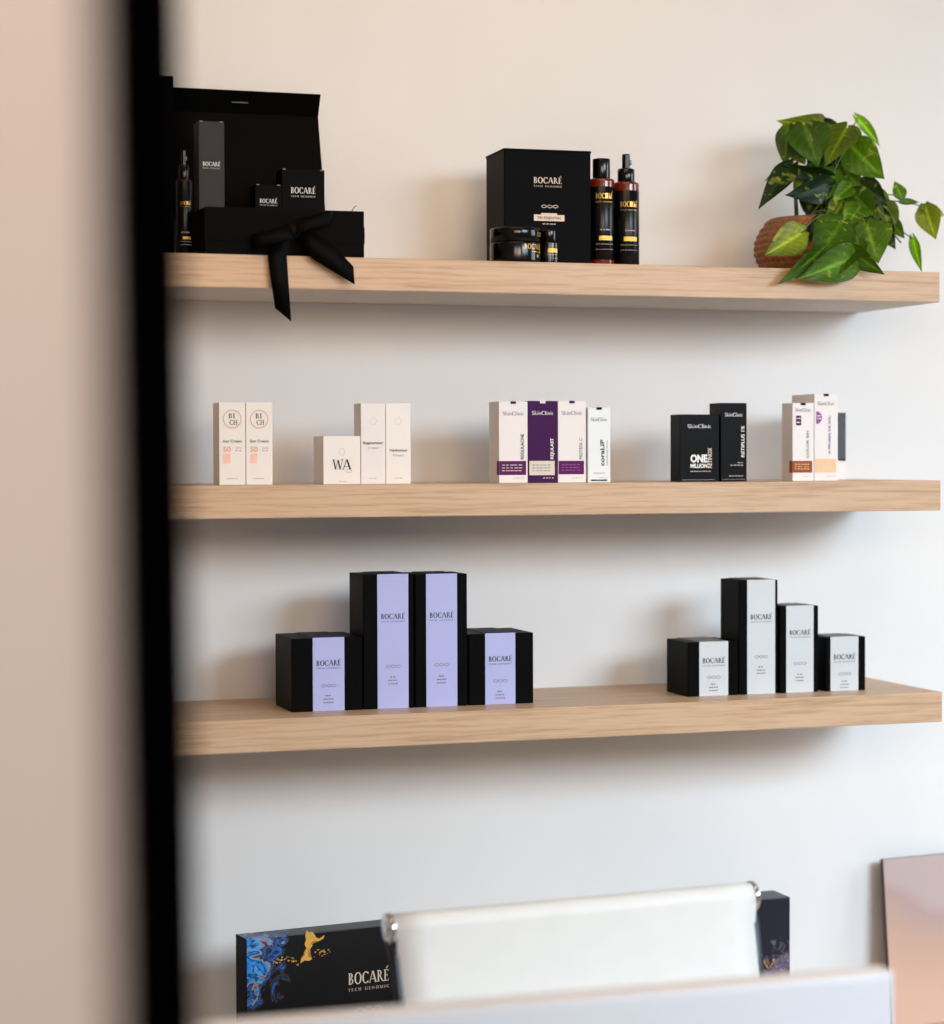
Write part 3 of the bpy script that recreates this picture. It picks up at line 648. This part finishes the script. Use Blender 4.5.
# ------------------------------------------------------------------ pothos plant in a woven basket
LEAVES = [
    ((-0.1322, -0.13, 2.0445), (-0.2151, -0.16, 2.0379), 0.0388, (186, 196, 92), -20, 0.35, 0.30, (-0.44, -0.89, -0.15), 1),
    ((-0.1995, -0.15, 2.0335), (-0.2104, -0.16, 1.9743), 0.0340, (136, 166, 64), 12, 0.30, 0.20, (-0.43, -0.89, -0.14), 1),
    ((-0.1813, -0.17, 2.0341), (-0.1747, -0.2, 1.9722), 0.0683, (136, 166, 64), -12, 0.25, 0.20, (-0.44, -0.89, -0.14), 1),
    ((-0.116, -0.18, 2.0328), (-0.1655, -0.21, 1.9745), 0.0517, (162, 176, 66), 14, 0.25, 0.20, (-0.45, -0.88, -0.14), 1),
    ((-0.1359, -0.13, 2.0483), (-0.0922, -0.12, 2.04), 0.0221, (92, 120, 50), 24, 0.20, 0.20, (-0.45, -0.88, -0.15), 0),
    ((-0.0915, -0.14, 2.0372), (-0.0637, -0.13, 2.0123), 0.0258, (162, 176, 66), -20, 0.30, 0.20, (-0.46, -0.88, -0.14), 1),
    ((-0.0723, -0.13, 2.057), (-0.0242, -0.12, 2.0152), 0.0192, (178, 210, 70), -24, 0.40, 0.20, (-0.47, -0.87, -0.14), 1),
    ((-0.1105, -0.18, 2.007), (-0.0704, -0.21, 1.9534), 0.0591, (154, 184, 74), 8, 0.22, 0.25, (-0.46, -0.88, -0.13), 1),
    ((-0.2076, -0.18, 1.9735), (-0.2743, -0.21, 1.9074), 0.0351, (92, 120, 50), 9, 0.30, 0.25, (-0.43, -0.89, -0.12), 1),
    ((-0.1881, -0.14, 1.9809), (-0.236, -0.15, 1.9518), 0.0221, (186, 196, 92), -20, 0.30, 0.20, (-0.43, -0.89, -0.13), 0),
    ((-0.1481, -0.19, 1.9421), (-0.2321, -0.22, 1.9223), 0.0443, (74, 112, 68), -12, 0.30, 0.20, (-0.44, -0.89, -0.12), 1),
    ((-0.1343, -0.17, 1.953), (-0.2267, -0.19, 1.9699), 0.0314, (92, 120, 50), -16, 0.30, 0.20, (-0.44, -0.89, -0.12), 1),
    ((-0.1138, -0.19, 1.9449), (-0.1496, -0.2, 1.9199), 0.0277, (154, 184, 74), 8, 0.30, 0.20, (-0.46, -0.88, -0.12), 0),
    ((-0.0941, -0.18, 1.95), (-0.0577, -0.2, 1.9147), 0.0388, (92, 120, 50), -8, 0.30, 0.20, (-0.47, -0.88, -0.11), 1),
    ((-0.0502, -0.17, 1.9215), (-0.028, -0.18, 1.885), 0.0332, (162, 176, 66), -16, 0.30, 0.20, (-0.48, -0.87, -0.11), 1),
    ((-0.0123, -0.16, 1.933), (-0.0191, -0.15, 1.9598), 0.0214, (154, 184, 74), 12, 0.30, 0.10, (-0.48, -0.87, -0.12), 1),
    ((-0.0137, -0.16, 1.9264), (0.019, -0.16, 1.9274), 0.0118, (136, 166, 64), -24, 0.35, 0.10, (-0.48, -0.87, -0.11), 0),
    ((0.0288, -0.16, 1.9201), (0.0408, -0.17, 1.8697), 0.0399, (186, 196, 92), 8, 0.25, 0.15, (-0.49, -0.87, -0.1), 1),
    ((0.025, -0.16, 1.919), (0.0721, -0.15, 1.9092), 0.0203, (186, 196, 92), -20, 0.30, 0.20, (-0.49, -0.86, -0.11), 0),
    ((0.0016, -0.17, 1.8703), (0.011, -0.18, 1.8175), 0.0177, (178, 210, 70), 16, 0.30, 0.10, (-0.49, -0.87, -0.09), 1),
    ((-0.1138, -0.238, 1.8816), (-0.1069, -0.262, 1.8236), 0.0683, (154, 184, 74), -6, 0.20, 0.25, (-0.47, -0.88, -0.09), 1),
    ((-0.1541, -0.24, 1.885), (-0.2141, -0.268, 1.8237), 0.0628, (136, 166, 64), 9, 0.20, 0.25, (-0.45, -0.89, -0.1), 1),
    ((-0.2219, -0.245, 1.866), (-0.2885, -0.262, 1.8302), 0.0498, (186, 196, 92), -6, 0.22, 0.20, (-0.43, -0.9, -0.09), 1),
    ((-0.1971, -0.262, 1.8404), (-0.2769, -0.288, 1.7856), 0.0310, (136, 166, 64), -24, 0.35, 0.20, (-0.44, -0.89, -0.08), 1),
    ((-0.1456, -0.268, 1.8301), (-0.2468, -0.292, 1.7943), 0.0554, (154, 184, 74), -9, 0.28, 0.20, (-0.45, -0.89, -0.08), 1),
    ((-0.1548, -0.262, 1.8415), (-0.1134, -0.29, 1.8015), 0.0332, (136, 166, 64), 22, 0.30, 0.20, (-0.47, -0.88, -0.09), 1),
    ((-0.137, -0.255, 1.8553), (-0.1843, -0.285, 1.8041), 0.0406, (136, 166, 64), 16, 0.30, 0.20, (-0.46, -0.88, -0.09), 1),
    ((-0.1401, -0.16, 2.0307), (-0.2041, -0.18, 1.9833), 0.0443, (136, 166, 64), -8, 0.25, 0.20, (-0.44, -0.89, -0.14), 1),
    ((-0.1894, -0.15, 2.0235), (-0.168, -0.165, 1.9866), 0.0406, (162, 176, 66), 8, 0.25, 0.20, (-0.44, -0.89, -0.14), 0),
    ((-0.1146, -0.16, 1.9794), (-0.0975, -0.19, 1.9373), 0.0406, (136, 166, 64), 0, 0.25, 0.20, (-0.46, -0.88, -0.12), 1),
    ((-0.1604, -0.2, 1.8889), (-0.2085, -0.225, 1.8594), 0.0332, (92, 120, 50), 0, 0.25, 0.20, (-0.45, -0.89, -0.1), 1),
    ((-0.0943, -0.225, 1.8883), (-0.1264, -0.245, 1.8438), 0.0406, (92, 120, 50), 0, 0.25, 0.20, (-0.47, -0.88, -0.1), 1),
    ((-0.112, -0.19, 1.9336), (-0.0817, -0.215, 1.8897), 0.0443, (136, 166, 64), 8, 0.25, 0.20, (-0.47, -0.88, -0.11), 1),
    ((-0.1265, -0.19, 1.9201), (-0.173, -0.225, 1.8764), 0.0369, (162, 176, 66), -8, 0.25, 0.20, (-0.45, -0.88, -0.11), 1),
    ((-0.1845, -0.14, 2.0121), (-0.1713, -0.15, 1.9786), 0.0332, (186, 196, 92), 8, 0.25, 0.20, (-0.44, -0.89, -0.13), 0),
    ((-0.1445, -0.14, 1.9809), (-0.1713, -0.15, 1.9459), 0.0295, (136, 166, 64), 8, 0.25, 0.20, (-0.44, -0.89, -0.12), 1),
    ((-0.0712, -0.14, 2.01), (-0.1058, -0.15, 1.9712), 0.0295, (162, 176, 66), 0, 0.25, 0.20, (-0.46, -0.88, -0.13), 0),
    ((-0.0506, -0.15, 1.9435), (-0.03, -0.16, 1.9034), 0.0258, (186, 196, 92), 8, 0.25, 0.20, (-0.47, -0.87, -0.11), 0),
    ((-0.1307, -0.17, 1.9678), (-0.1675, -0.2, 1.9177), 0.0406, (154, 184, 74), -4, 0.25, 0.20, (-0.45, -0.88, -0.12), 1),
    ((-0.1027, -0.2, 1.9133), (-0.1533, -0.235, 1.8695), 0.0406, (154, 184, 74), 6, 0.25, 0.20, (-0.46, -0.88, -0.1), 1),
    ((-0.1654, -0.16, 1.9678), (-0.2041, -0.18, 1.9349), 0.0295, (162, 176, 66), 8, 0.25, 0.20, (-0.44, -0.89, -0.12), 1),
    ((-0.0354, -0.17, 1.8956), (-0.0242, -0.19, 1.8677), 0.0221, (136, 166, 64), 0, 0.25, 0.20, (-0.48, -0.87, -0.1), 0),
    ((-0.1301, -0.19, 1.9135), (-0.1081, -0.2, 1.8758), 0.0258, (162, 176, 66), 12, 0.30, 0.20, (-0.46, -0.88, -0.1), 0),
    ((-0.0686, -0.17, 1.9422), (-0.1192, -0.19, 1.9025), 0.0351, (92, 120, 50), 6, 0.25, 0.20, (-0.46, -0.88, -0.11), 1),
    ((-0.0669, -0.16, 1.9122), (-0.0327, -0.18, 1.852), 0.0443, (92, 120, 50), -6, 0.25, 0.20, (-0.47, -0.88, -0.1), 1),
    ((-0.1713, -0.15, 1.9231), (-0.1255, -0.16, 1.894), 0.0295, (92, 120, 50), 8, 0.30, 0.20, (-0.45, -0.89, -0.11), 0),
    ((-0.1299, -0.14, 1.9354), (-0.0764, -0.15, 1.9031), 0.0369, (92, 120, 50), -8, 0.30, 0.20, (-0.46, -0.88, -0.11), 0),
    ((-0.1505, -0.13, 1.9983), (-0.119, -0.14, 1.9719), 0.0332, (92, 120, 50), 8, 0.30, 0.20, (-0.45, -0.88, -0.13), 0),
    ((-0.0955, -0.13, 1.9939), (-0.1226, -0.14, 1.9504), 0.0332, (92, 120, 50), -8, 0.30, 0.20, (-0.45, -0.88, -0.13), 0),
    ((-0.0489, -0.14, 1.8983), (0.0032, -0.13, 1.8942), 0.0185, (92, 120, 50), 16, 0.30, 0.20, (-0.47, -0.87, -0.1), 0),
    ((-0.1027, -0.2, 1.8646), (-0.1309, -0.24, 1.8313), 0.0221, (136, 166, 64), 0, 0.30, 0.20, (-0.46, -0.88, -0.09), 0),
    ((-0.0308, -0.12, 1.9776), (-0.0247, -0.11, 2.0018), 0.0111, (92, 120, 50), 0, 0.30, 0.20, (-0.47, -0.87, -0.13), 0),
]
def heart_leaf(bm, cl, base, tip, wid, col, roll, fold, droop, nrm):
    base, tip = Vector(base), Vector(tip); ax = tip - base; Ln = ax.length; ax.normalize()
    n = Vector(nrm); n = (n - ax * n.dot(ax)).normalized()
    n = Matrix.Rotation(R(roll), 3, ax) @ n
    s = ax.cross(n)
    NU, NV = 14, 12; grid = []
    rnd = random.Random(int(abs(base.x * 1e4 + tip.z * 1e4)))
    K = [(0, .42), (.04, .66), (.1, .84), (.2, .98), (.3, 1.0), (.42, .95), (.55, .80), (.7, .56), (.82, .33), (.92, .14), (1, 0)]
    for i in range(NU + 1):
        u = (i / NU) ** 1.15
        for (ua, ha), (ub, hb) in zip(K, K[1:]):
            if ua <= u <= ub + 1e-6: half = wid / 2 * (ha + (hb - ha) * (u - ua) / (ub - ua)); break
        row = []
        for j in range(NV + 1):
            v = -1 + 2 * j / NV
            back = -Ln * .15 * (1 - u) ** 3 * math.sin(math.pi * min(1, abs(v) * .95)) ** .8
            z = fold * wid * abs(v) ** 1.3 * (half / (wid / 2) if wid else 0) * .45 - droop * Ln * (u - .35) ** 2 + .02 * wid * math.sin(u * 9 + v * 4 + rnd.random())
            row.append(bm.verts.new(base + ax * (u * Ln + back) + s * (v * half) + n * z))
        grid.append(row)
    c0 = lin(col); shade = {}
    for i in range(NU + 1):
        for j in range(NV + 1):
            v = abs(-1 + 2 * j / NV); u = i / NU
            vein = .10 * math.cos((u * 9 - v * 3.2) * 2 * math.pi / 1.6)
            shade[grid[i][j]] = 1.0 + (.45 if j == NV // 2 else 0) + vein - .10 * v + .10 * math.sin(base.x * 90 + v * 3 + u * 4)
    for i in range(NU):
        for j in range(NV):
            q = []
            for w_ in (grid[i][j], grid[i + 1][j], grid[i + 1][j + 1], grid[i][j + 1]):
                if w_ not in q: q.append(w_)
            try: f = bm.faces.new(q)
            except ValueError: continue
            f.smooth = True
            for lp in f.loops:
                k = shade[lp.vert]; lp[cl] = (c0[0] * k, c0[1] * k, c0[2] * k, 1)
def plant():
    px, py = -.1435, -.135
    t = thing('potted_pothos', 'trailing green pothos in a brown woven basket pot', 'potted plant', (px, py, Z1), 0)
    prof = []; rows = 9; hh = .086
    prof.append((.062, 0))
    for k in range(rows * 6 + 1):
        f = k / (rows * 6); z = f * hh
        prof.append((.058 + .0355 * math.sin(math.pi * (.16 + .70 * f)) + .0022 * abs(math.sin(math.pi * f * rows)), max(.0005, z)))
    prof += [(.072, hh + .001), (.070, hh - .004), (.068, hh - .016), (.002, hh - .014)]
    bm = lathe(prof, 72)
    for v in bm.verts:
        a = math.atan2(v.co.y, v.co.x); rr = math.hypot(v.co.x, v.co.y)
        if rr > .075 and v.co.z < hh:
            k = 1 + .010 * math.sin(a * 46 + (int(v.co.z / hh * rows) % 2) * math.pi); v.co.x *= k; v.co.y *= k
    obj('woven_basket', bm, M['basket'], t, True)
    so = bmesh.new(); lathe([(.0675, hh - .019), (.0672, hh - .012), (.04, hh - .009), (.002, hh - .008)], 40, so)
    obj('soil', so, M['soil'], t, True)
    bm = bmesh.new(); cl = bm.loops.layers.color.new('Col'); st = bmesh.new()
    org = Vector((px, py, Z1))
    for i, (b, tp, w, col, roll, fold, droop, nrm, vine) in enumerate(LEAVES):
        B, Tp = Vector(b) - org, Vector(tp) - org
        heart_leaf(bm, cl, B, Tp, w, col, roll, fold, droop, nrm)
        if vine:
            rnd = random.Random(i)
            S = Vector((rnd.uniform(-.035, .04), rnd.uniform(-.03, .03), hh - .010))
            mid = (S + B) / 2 + Vector((0, -.004, .030 + .3 * (B - S).length * .3))
            tube(st, bez(S, mid, B + (Tp - B) * .02, 9), .0017, 6, .0010)
    obj('foliage', bm, M['leaf'], t, False)
    rnd = random.Random(3)
    tube(st, bez((.02, -.02, hh - .01), (.05, -.05, .085), (.099, -.045, .062), 10), .0020, 6, .0014)
    tube(st, bez((.03, 0, hh - .01), (.07, -.02, .12), (.128, -.03, .052), 12), .0020, 6, .0012)
    obj('stems', st, M['stem'], t, True)
plant()

# ------------------------------------------------------------------ below the shelves: sideboard with two printed boxes and a leaning print
SBZ = .62
t = thing('sideboard', 'low white sideboard against the wall below the shelves', 'sideboard', (-.35, -.005, 0), 0)
bm = bxm(-1.25, 1.25, -.42, 0, .08, SBZ - .022); obj('cabinet', bm, M['counter'], t)
obj('top_panel', bxm(-1.26, 1.26, -.435, 0, SBZ - .022, SBZ, bev=.0015), M['oak'], t)
obj('plinth', bxm(-1.22, 1.22, -.38, -.02, 0, .08), M['frame_black'], t)
for k in range(4):
    a = -1.25 + k * .625
    dd = obj('door', bxm(a + .003, a + .622, -.438, -.421, .085, SBZ - .026, bev=.0015), M['counter'], t)
    h = bmesh.new(); hx = a + (.58 if k % 2 == 0 else .045); tube(h, [(hx, -.452, .36), (hx, -.452, .50)], .005); box(h, hx - .003, hx + .003, -.45, -.437, .37, .378); box(h, hx - .003, hx + .003, -.45, -.437, .482, .49)
    obj('handle', h, M['chrome'], dd)

blue = marble_mat('blue_gold_ink_print', [(0.0, (52, 92, 180)), (.36, (44, 86, 176)), (.43, (48, 140, 226)), (.46, (14, 26, 56)), (.49, (64, 156, 228)), (.515, (150, 116, 100)), (.53, (10, 14, 28)), (.57, (48, 100, 176)), (.59, (10, 14, 26)), (.61, (60, 60, 80)), (.625, (6, 7, 10)), (.65, (4, 4, 6)), (1.0, (4, 4, 6))], (-.130, -.02, .225), .125, 20)
mauve = marble_mat('mauve_gold_ink_print', [(0.0, (150, 130, 150)), (.3, (176, 150, 158)), (.36, (108, 92, 116)), (.42, (170, 146, 160)), (.50, (74, 70, 92)), (.56, (120, 104, 124)), (.64, (30, 33, 44)), (1.0, (28, 31, 41))], (.085, -.03, .095), .135, 34)

t = thing('printed_box', 'flat black box with blue and gold ink print, left of white chair', 'box', (-.9365, -.1680, SBZ), R(8.0))
w, d, h = .236, .040, .2510
obj('carton', bxm(-w / 2, w / 2, -d / 2, d / 2, 0, h, bev=.0012), blue, t)
obj('spine', bxm(-w / 2 - .0008, -w / 2 + .0006, -d / 2, d / 2 + .0005, 0, h, bev=.0003), M['black'], t)
def pc(px, py): return ((px - 105) / 5.244 * .001435 - w / 2, h - (py - 130) / 5.244 * .001435 + .0)
fig = [(424, 140), (432, 112), (446, 128), (462, 122), (474, 138), (484, 156), (502, 164), (530, 148), (526, 164), (500, 176), (478, 172), (462, 176), (464, 196), (450, 212), (452, 232), (438, 246), (462, 266), (440, 272), (420, 268), (396, 280), (400, 258), (418, 244), (416, 226), (430, 206), (420, 184), (428, 164)]
rnd = random.Random(5); polys = []
core = [pc(a, b) for a, b in fig]; c0 = pc(438, 195)
for i in range(len(core)):
    polys.append([c0, core[i], core[(i + 1) % len(core)]])
for k in range(46):
    u = rnd.random(); a = 245 + u * 140; b = 262 - 20 * math.sin(u * 3.1) + rnd.uniform(-12, 14) + 14 * u
    if k > 30: a, b = rnd.uniform(470, 560), 232 + rnd.uniform(-14, 24)
    s = rnd.uniform(2.0, 6.5); n = 6
    polys.append([pc(a + s * math.cos(i * 2 * math.pi / n) * rnd.uniform(.6, 1.7), b + s * .8 * math.sin(i * 2 * math.pi / n) * rnd.uniform(.5, 1.2)) for i in range(n)])
flat('gold_foil', polys, M['gold'], t, -d / 2, .0006)
def lg(cx, z, hh, kw): return text('BOCAR\u00c9', cx, z, hh, kw, 'serif', track=.02) + text('TECH GENOMIC', cx, z - hh * .58, hh * .25, kw, 'serif', track=.35)
flat('logo_lettering', lg(.0655, .1715, .0165, .063), M['ink_beige'], t, -d / 2, .0006)
flat('loop_logo', chain(.0655, .1330, .042, .0080, .0010), M['ink_beige'], t, -d / 2, .0006)

t = thing('printed_box', 'blue-black box with mauve and gold print, right of white chair', 'box', (-.2815, -.1450, SBZ), R(0))
w, d, h = .150, .056, .2500
obj('carton', bxm(-w / 2, w / 2, -d / 2, d / 2, 0, h, bev=.0012), mauve, t)
polys = []; rnd = random.Random(9)
for k in range(40):
    a = .018 + .030 * rnd.random(); b = .156 + .010 * math.sin((a - .018) * 220) + rnd.uniform(-.002, .002); s = rnd.uniform(.0007, .0019)
    polys.append([(a + s * math.cos(i * 1.05) * rnd.uniform(.6, 1.6), b + s * math.sin(i * 1.05) * rnd.uniform(.6, 1.3)) for i in range(6)])
flat('gold_foil', polys, M['gold'], t, -d / 2, .0006)

# leaning blush print
t = thing('leaning_print', 'large blush and copper coloured print leaning on the wall at right', 'print', (.0300, -.0475, SBZ), R(7.0))
t.rotation_euler = (R(-5.5), 0, R(7.0))
obj('print_face', bxm(.0012, .52, -.0070, -.0055, 0.0, .2685), M['poster'], t)
obj('backing_board', bxm(0, .5212, -.0056, .0, 0.0, .2690), M['edge_brown'], t)

# ------------------------------------------------------------------ white sling office chair
def chair():
    A, B = Vector((-.9879, -.7089, .9834)), Vector((-.5004, -.6662, .9822))
    ctr = (A + B) / 2; ax = (B - A); W = ax.length; yaw = math.atan2(ax.y, ax.x)
    t = thing('office_chair', 'white sling-back office chair with chrome top bar behind the counter', 'chair', (ctr.x, ctr.y, 0), yaw)
    r = .0165; hz = A.z; hw = W / 2
    # profile of the sling (y, z): wraps over the bar, runs down the back, turns into the seat
    prof = []
    for k in range(13):
        a = R(-20 + 200 * k / 12); prof.append((r * 1.06 * math.cos(a), hz + r * 1.06 * math.sin(a)))
    prof += [(-.0175, hz - .03), (-.035, hz - .10), (-.058, hz - .20), (-.085, hz - .32), (-.108, hz - .42), (-.135, hz - .475), (-.19, hz - .505), (-.30, hz - .508), (-.42, hz - .500), (-.47, hz - .505), (-.49, hz - .53)]
    bm = bmesh.new(); rows = []
    for i, (y, z) in enumerate(prof):
        f = max(0, hz - z); nar = .004 + min(.006, f * .03)
        row = []
        for k in range(13):
            u = -1 + k / 6
            sag = (.010 * (1 - u * u) * min(1, f / .15)) if i > 12 else 0
            row.append(bm.verts.new((u * (hw - nar), y + sag * .6, z)))
        rows.append(row)
    for a, b in zip(rows, rows[1:]):
        for k in range(12): bm.faces.new((a[k], a[k + 1], b[k + 1], b[k]))
    o = obj('sling', bm, M['sling'], t, True); md = o.modifiers.new('Solidify', 'SOLIDIFY'); md.thickness = .004; md.offset = 1
    o['label'] = 'cream white leather sling'
    bar = bmesh.new(); tube(bar, [(-hw, 0, hz), (hw, 0, hz)], r * .98, 32); obj('top_bar', bar, M['chrome'], t, True)
    for s in (-1, 1):
        e = lathe([(.004, -.004), (.008, -.0045), (.0095, -.002), (.013, -.0025), (.0185, -.002), (.0190, .000), (.0190, .003), (.0170, .0045)], 36)
        bmesh.ops.rotate(e, verts=e.verts, cent=(0, 0, 0), matrix=Matrix.Rotation(R(90) if s < 0 else R(-90), 3, 'Y'))
        bmesh.ops.translate(e, verts=e.verts, vec=(s * hw, 0, hz))
        obj('end_cap', e, M['chrome'], t, True)
        pts = [(s * (hw - .003 - min(.006, max(0, hz - z) * .03)), y + .006, z) for y, z in prof[13:]]
        pts = [(s * (hw - .003), 0, hz - r * .8)] + pts
        rl = bmesh.new(); tube(rl, pts, .0065, 10); obj('side_rail', rl, M['rail'], t, True)
    cb = bmesh.new(); tube(cb, [(-hw + .03, -.22, hz - .52), (hw - .03, -.22, hz - .52)], .012, 12); tube(cb, [(-hw + .03, -.40, hz - .512), (hw - .03, -.40, hz - .512)], .012, 12); box(cb, -.06, .06, -.41, -.2, hz - .56, hz - .525, bev=.008)
    obj('seat_support', cb, M['chrome'], t, False)
    cy = -.24
    obj('column', lathe([(.026, .10), (.026, .26), (.016, .262), (.016, hz - .55)], 24, cx=0, cy=cy), M['chrome'], t, True)
    for k in range(5):
        a = 2 * math.pi * k / 5 + .3
        l = bmesh.new(); tube(l, [(.02 * math.cos(a), cy + .02 * math.sin(a), .125), (.26 * math.cos(a), cy + .26 * math.sin(a), .082)], .017, 12, .012)
        lg_ = obj('leg', l, M['chrome'], t, True)
        wv = bmesh.new(); ex, ey = .26 * math.cos(a), cy + .26 * math.sin(a)
        for s in (-1, 1):
            n = len(wv.verts)
            lathe([(.004, -.008), (.024, -.008), (.027, -.004), (.027, .004), (.024, .008), (.004, .008)], 22, wv)
            wv.verts.ensure_lookup_table(); nv = wv.verts[n:]
            bmesh.ops.rotate(wv, verts=nv, cent=(0, 0, 0), matrix=Matrix.Rotation(R(90), 3, 'X'))
            bmesh.ops.rotate(wv, verts=nv, cent=(0, 0, 0), matrix=Matrix.Rotation(a, 3, 'Z'))
            bmesh.ops.translate(wv, verts=nv, vec=(ex - s * .012 * math.sin(a), ey + s * .012 * math.cos(a), .027))
        tube(wv, [(ex, ey, .03), (ex, ey, .085)], .006)
        obj('castor', wv, M['castor'], lg_, True)
chair()

# ------------------------------------------------------------------ reception counter in the foreground
def counter():
    xr, yf, zt = -.6410, -1.29, 1.0364
    t = thing('reception_counter', 'white reception counter in the foreground with pale blush top edge', 'counter', (xr - .6, yf, 0), 0)
    obj('front_panel', bxm(-.62, .6, 0, .028, 0, zt - .003, bev=.002), M['counter'], t)
    obj('top_edge', bxm(-.62, .6, -.0005, .0285, zt - .003, zt, bev=.001), M['counter_top'], t)
    obj('side_panel', bxm(.575, .598, .029, .055, 0, .74, bev=.002), M['counter'], t)
    obj('worktop', bxm(-.62, .6, .029, .060, .74, .765, bev=.002), M['oak'], t)
    obj('kick_plate', bxm(-.6, .58, -.004, -.0005, 0, .08), M['frame_black'], t)
counter()

# ------------------------------------------------------------------ light
w = bpy.data.worlds.new('World'); SC.world = w; w.use_nodes = True
nt = w.node_tree; bg = nt.nodes['Background']
tc = nt.nodes.new('ShaderNodeTexCoord'); sp = nt.nodes.new('ShaderNodeSeparateXYZ'); nt.links.new(tc.outputs['Generated'], sp.inputs[0])
rp = nt.nodes.new('ShaderNodeValToRGB'); mr = nt.nodes.new('ShaderNodeMapRange'); mr.inputs[1].default_value = -1; mr.inputs[2].default_value = 1
nt.links.new(sp.outputs['X'], mr.inputs[0]); nt.links.new(mr.outputs[0], rp.inputs['Fac'])
rp.color_ramp.elements[0].color = (1.0, .70, .46, 1); rp.color_ramp.elements[1].color = (.86, .92, 1.0, 1)
nt.links.new(rp.outputs['Color'], bg.inputs['Color']); bg.inputs['Strength'].default_value = 0.16

def area(name, loc, target, sx, sy, power, col):
    l = bpy.data.lights.new(name, 'AREA'); l.shape = 'RECTANGLE'; l.size = sx; l.size_y = sy; l.energy = power; l.color = col
    o = bpy.data.objects.new(name, l); C.objects.link(o); o.location = loc
    o.rotation_euler = (Vector(target) - Vector(loc)).to_track_quat('-Z', 'Y').to_euler(); return o
area('window_light', (2.3, -1.25, 2.0), (-.5, 0, 1.0), 1.1, 1.5, 33, (.87, .94, 1.0))
df = area('daylight_front', (1.2, -3.9, 2.5), (-.15, 0, -.15), 1.9, 1.0, 32.5, (.68, .85, 1.0))
df.data.spread = R(72)
area('ceiling_light', (-.9, -1.3, 2.95), (-.9, -.2, 1.8), 1.4, .6, 9, (1.0, .72, .47))
hl = area('warm_upper_fill', (-.9, -4.0, 2.3), (-1.1, 0, 2.05), 1.2, .8, 4.5, (1.0, .74, .50))  # added warm fill for the left and upper wall, no visible source
hl.data.spread = R(58)
area('near_wall_fill', (-2.3, -4.4, 2.4), (-1.7, -2.4, 1.5), 1.2, 1.0, 29, (1.0, .92, .88))  # unseen fill added to brighten the near partition

# ------------------------------------------------------------------ camera
cam = bpy.data.cameras.new('Camera'); co = bpy.data.objects.new('Camera', cam); C.objects.link(co); SC.camera = co
yaw, pitch, roll = 0.31150, -0.0249, -0.0032
F = Vector((math.sin(yaw) * math.cos(pitch), math.cos(yaw) * math.cos(pitch), math.sin(pitch)))
Rt = Vector((math.cos(yaw), -math.sin(yaw), 0)); Up = Rt.cross(F)
R2 = math.cos(roll) * Rt + math.sin(roll) * Up; U2 = -math.sin(roll) * Rt + math.cos(roll) * Up
mw = Matrix(((R2.x, U2.x, -F.x, -1.6857), (R2.y, U2.y, -F.y, -3.2020), (R2.z, U2.z, -F.z, 1.5376), (0, 0, 0, 1)))
co.matrix_world = mw
cam.sensor_fit = 'HORIZONTAL'; cam.sensor_width = 36; cam.lens = 2214.757 * 36 / 944
cam.clip_start = .05
cam.dof.use_dof = True; cam.dof.focus_distance = 3.14; cam.dof.aperture_fstop = 2.6; cam.dof.aperture_blades = 0

SC.view_settings.view_transform = 'Standard'; SC.view_settings.look = 'None'
SC.view_settings.exposure = 0.06; SC.view_settings.gamma = 1.0
SC.cycles.use_denoising = True
SC.cycles.max_bounces = 8
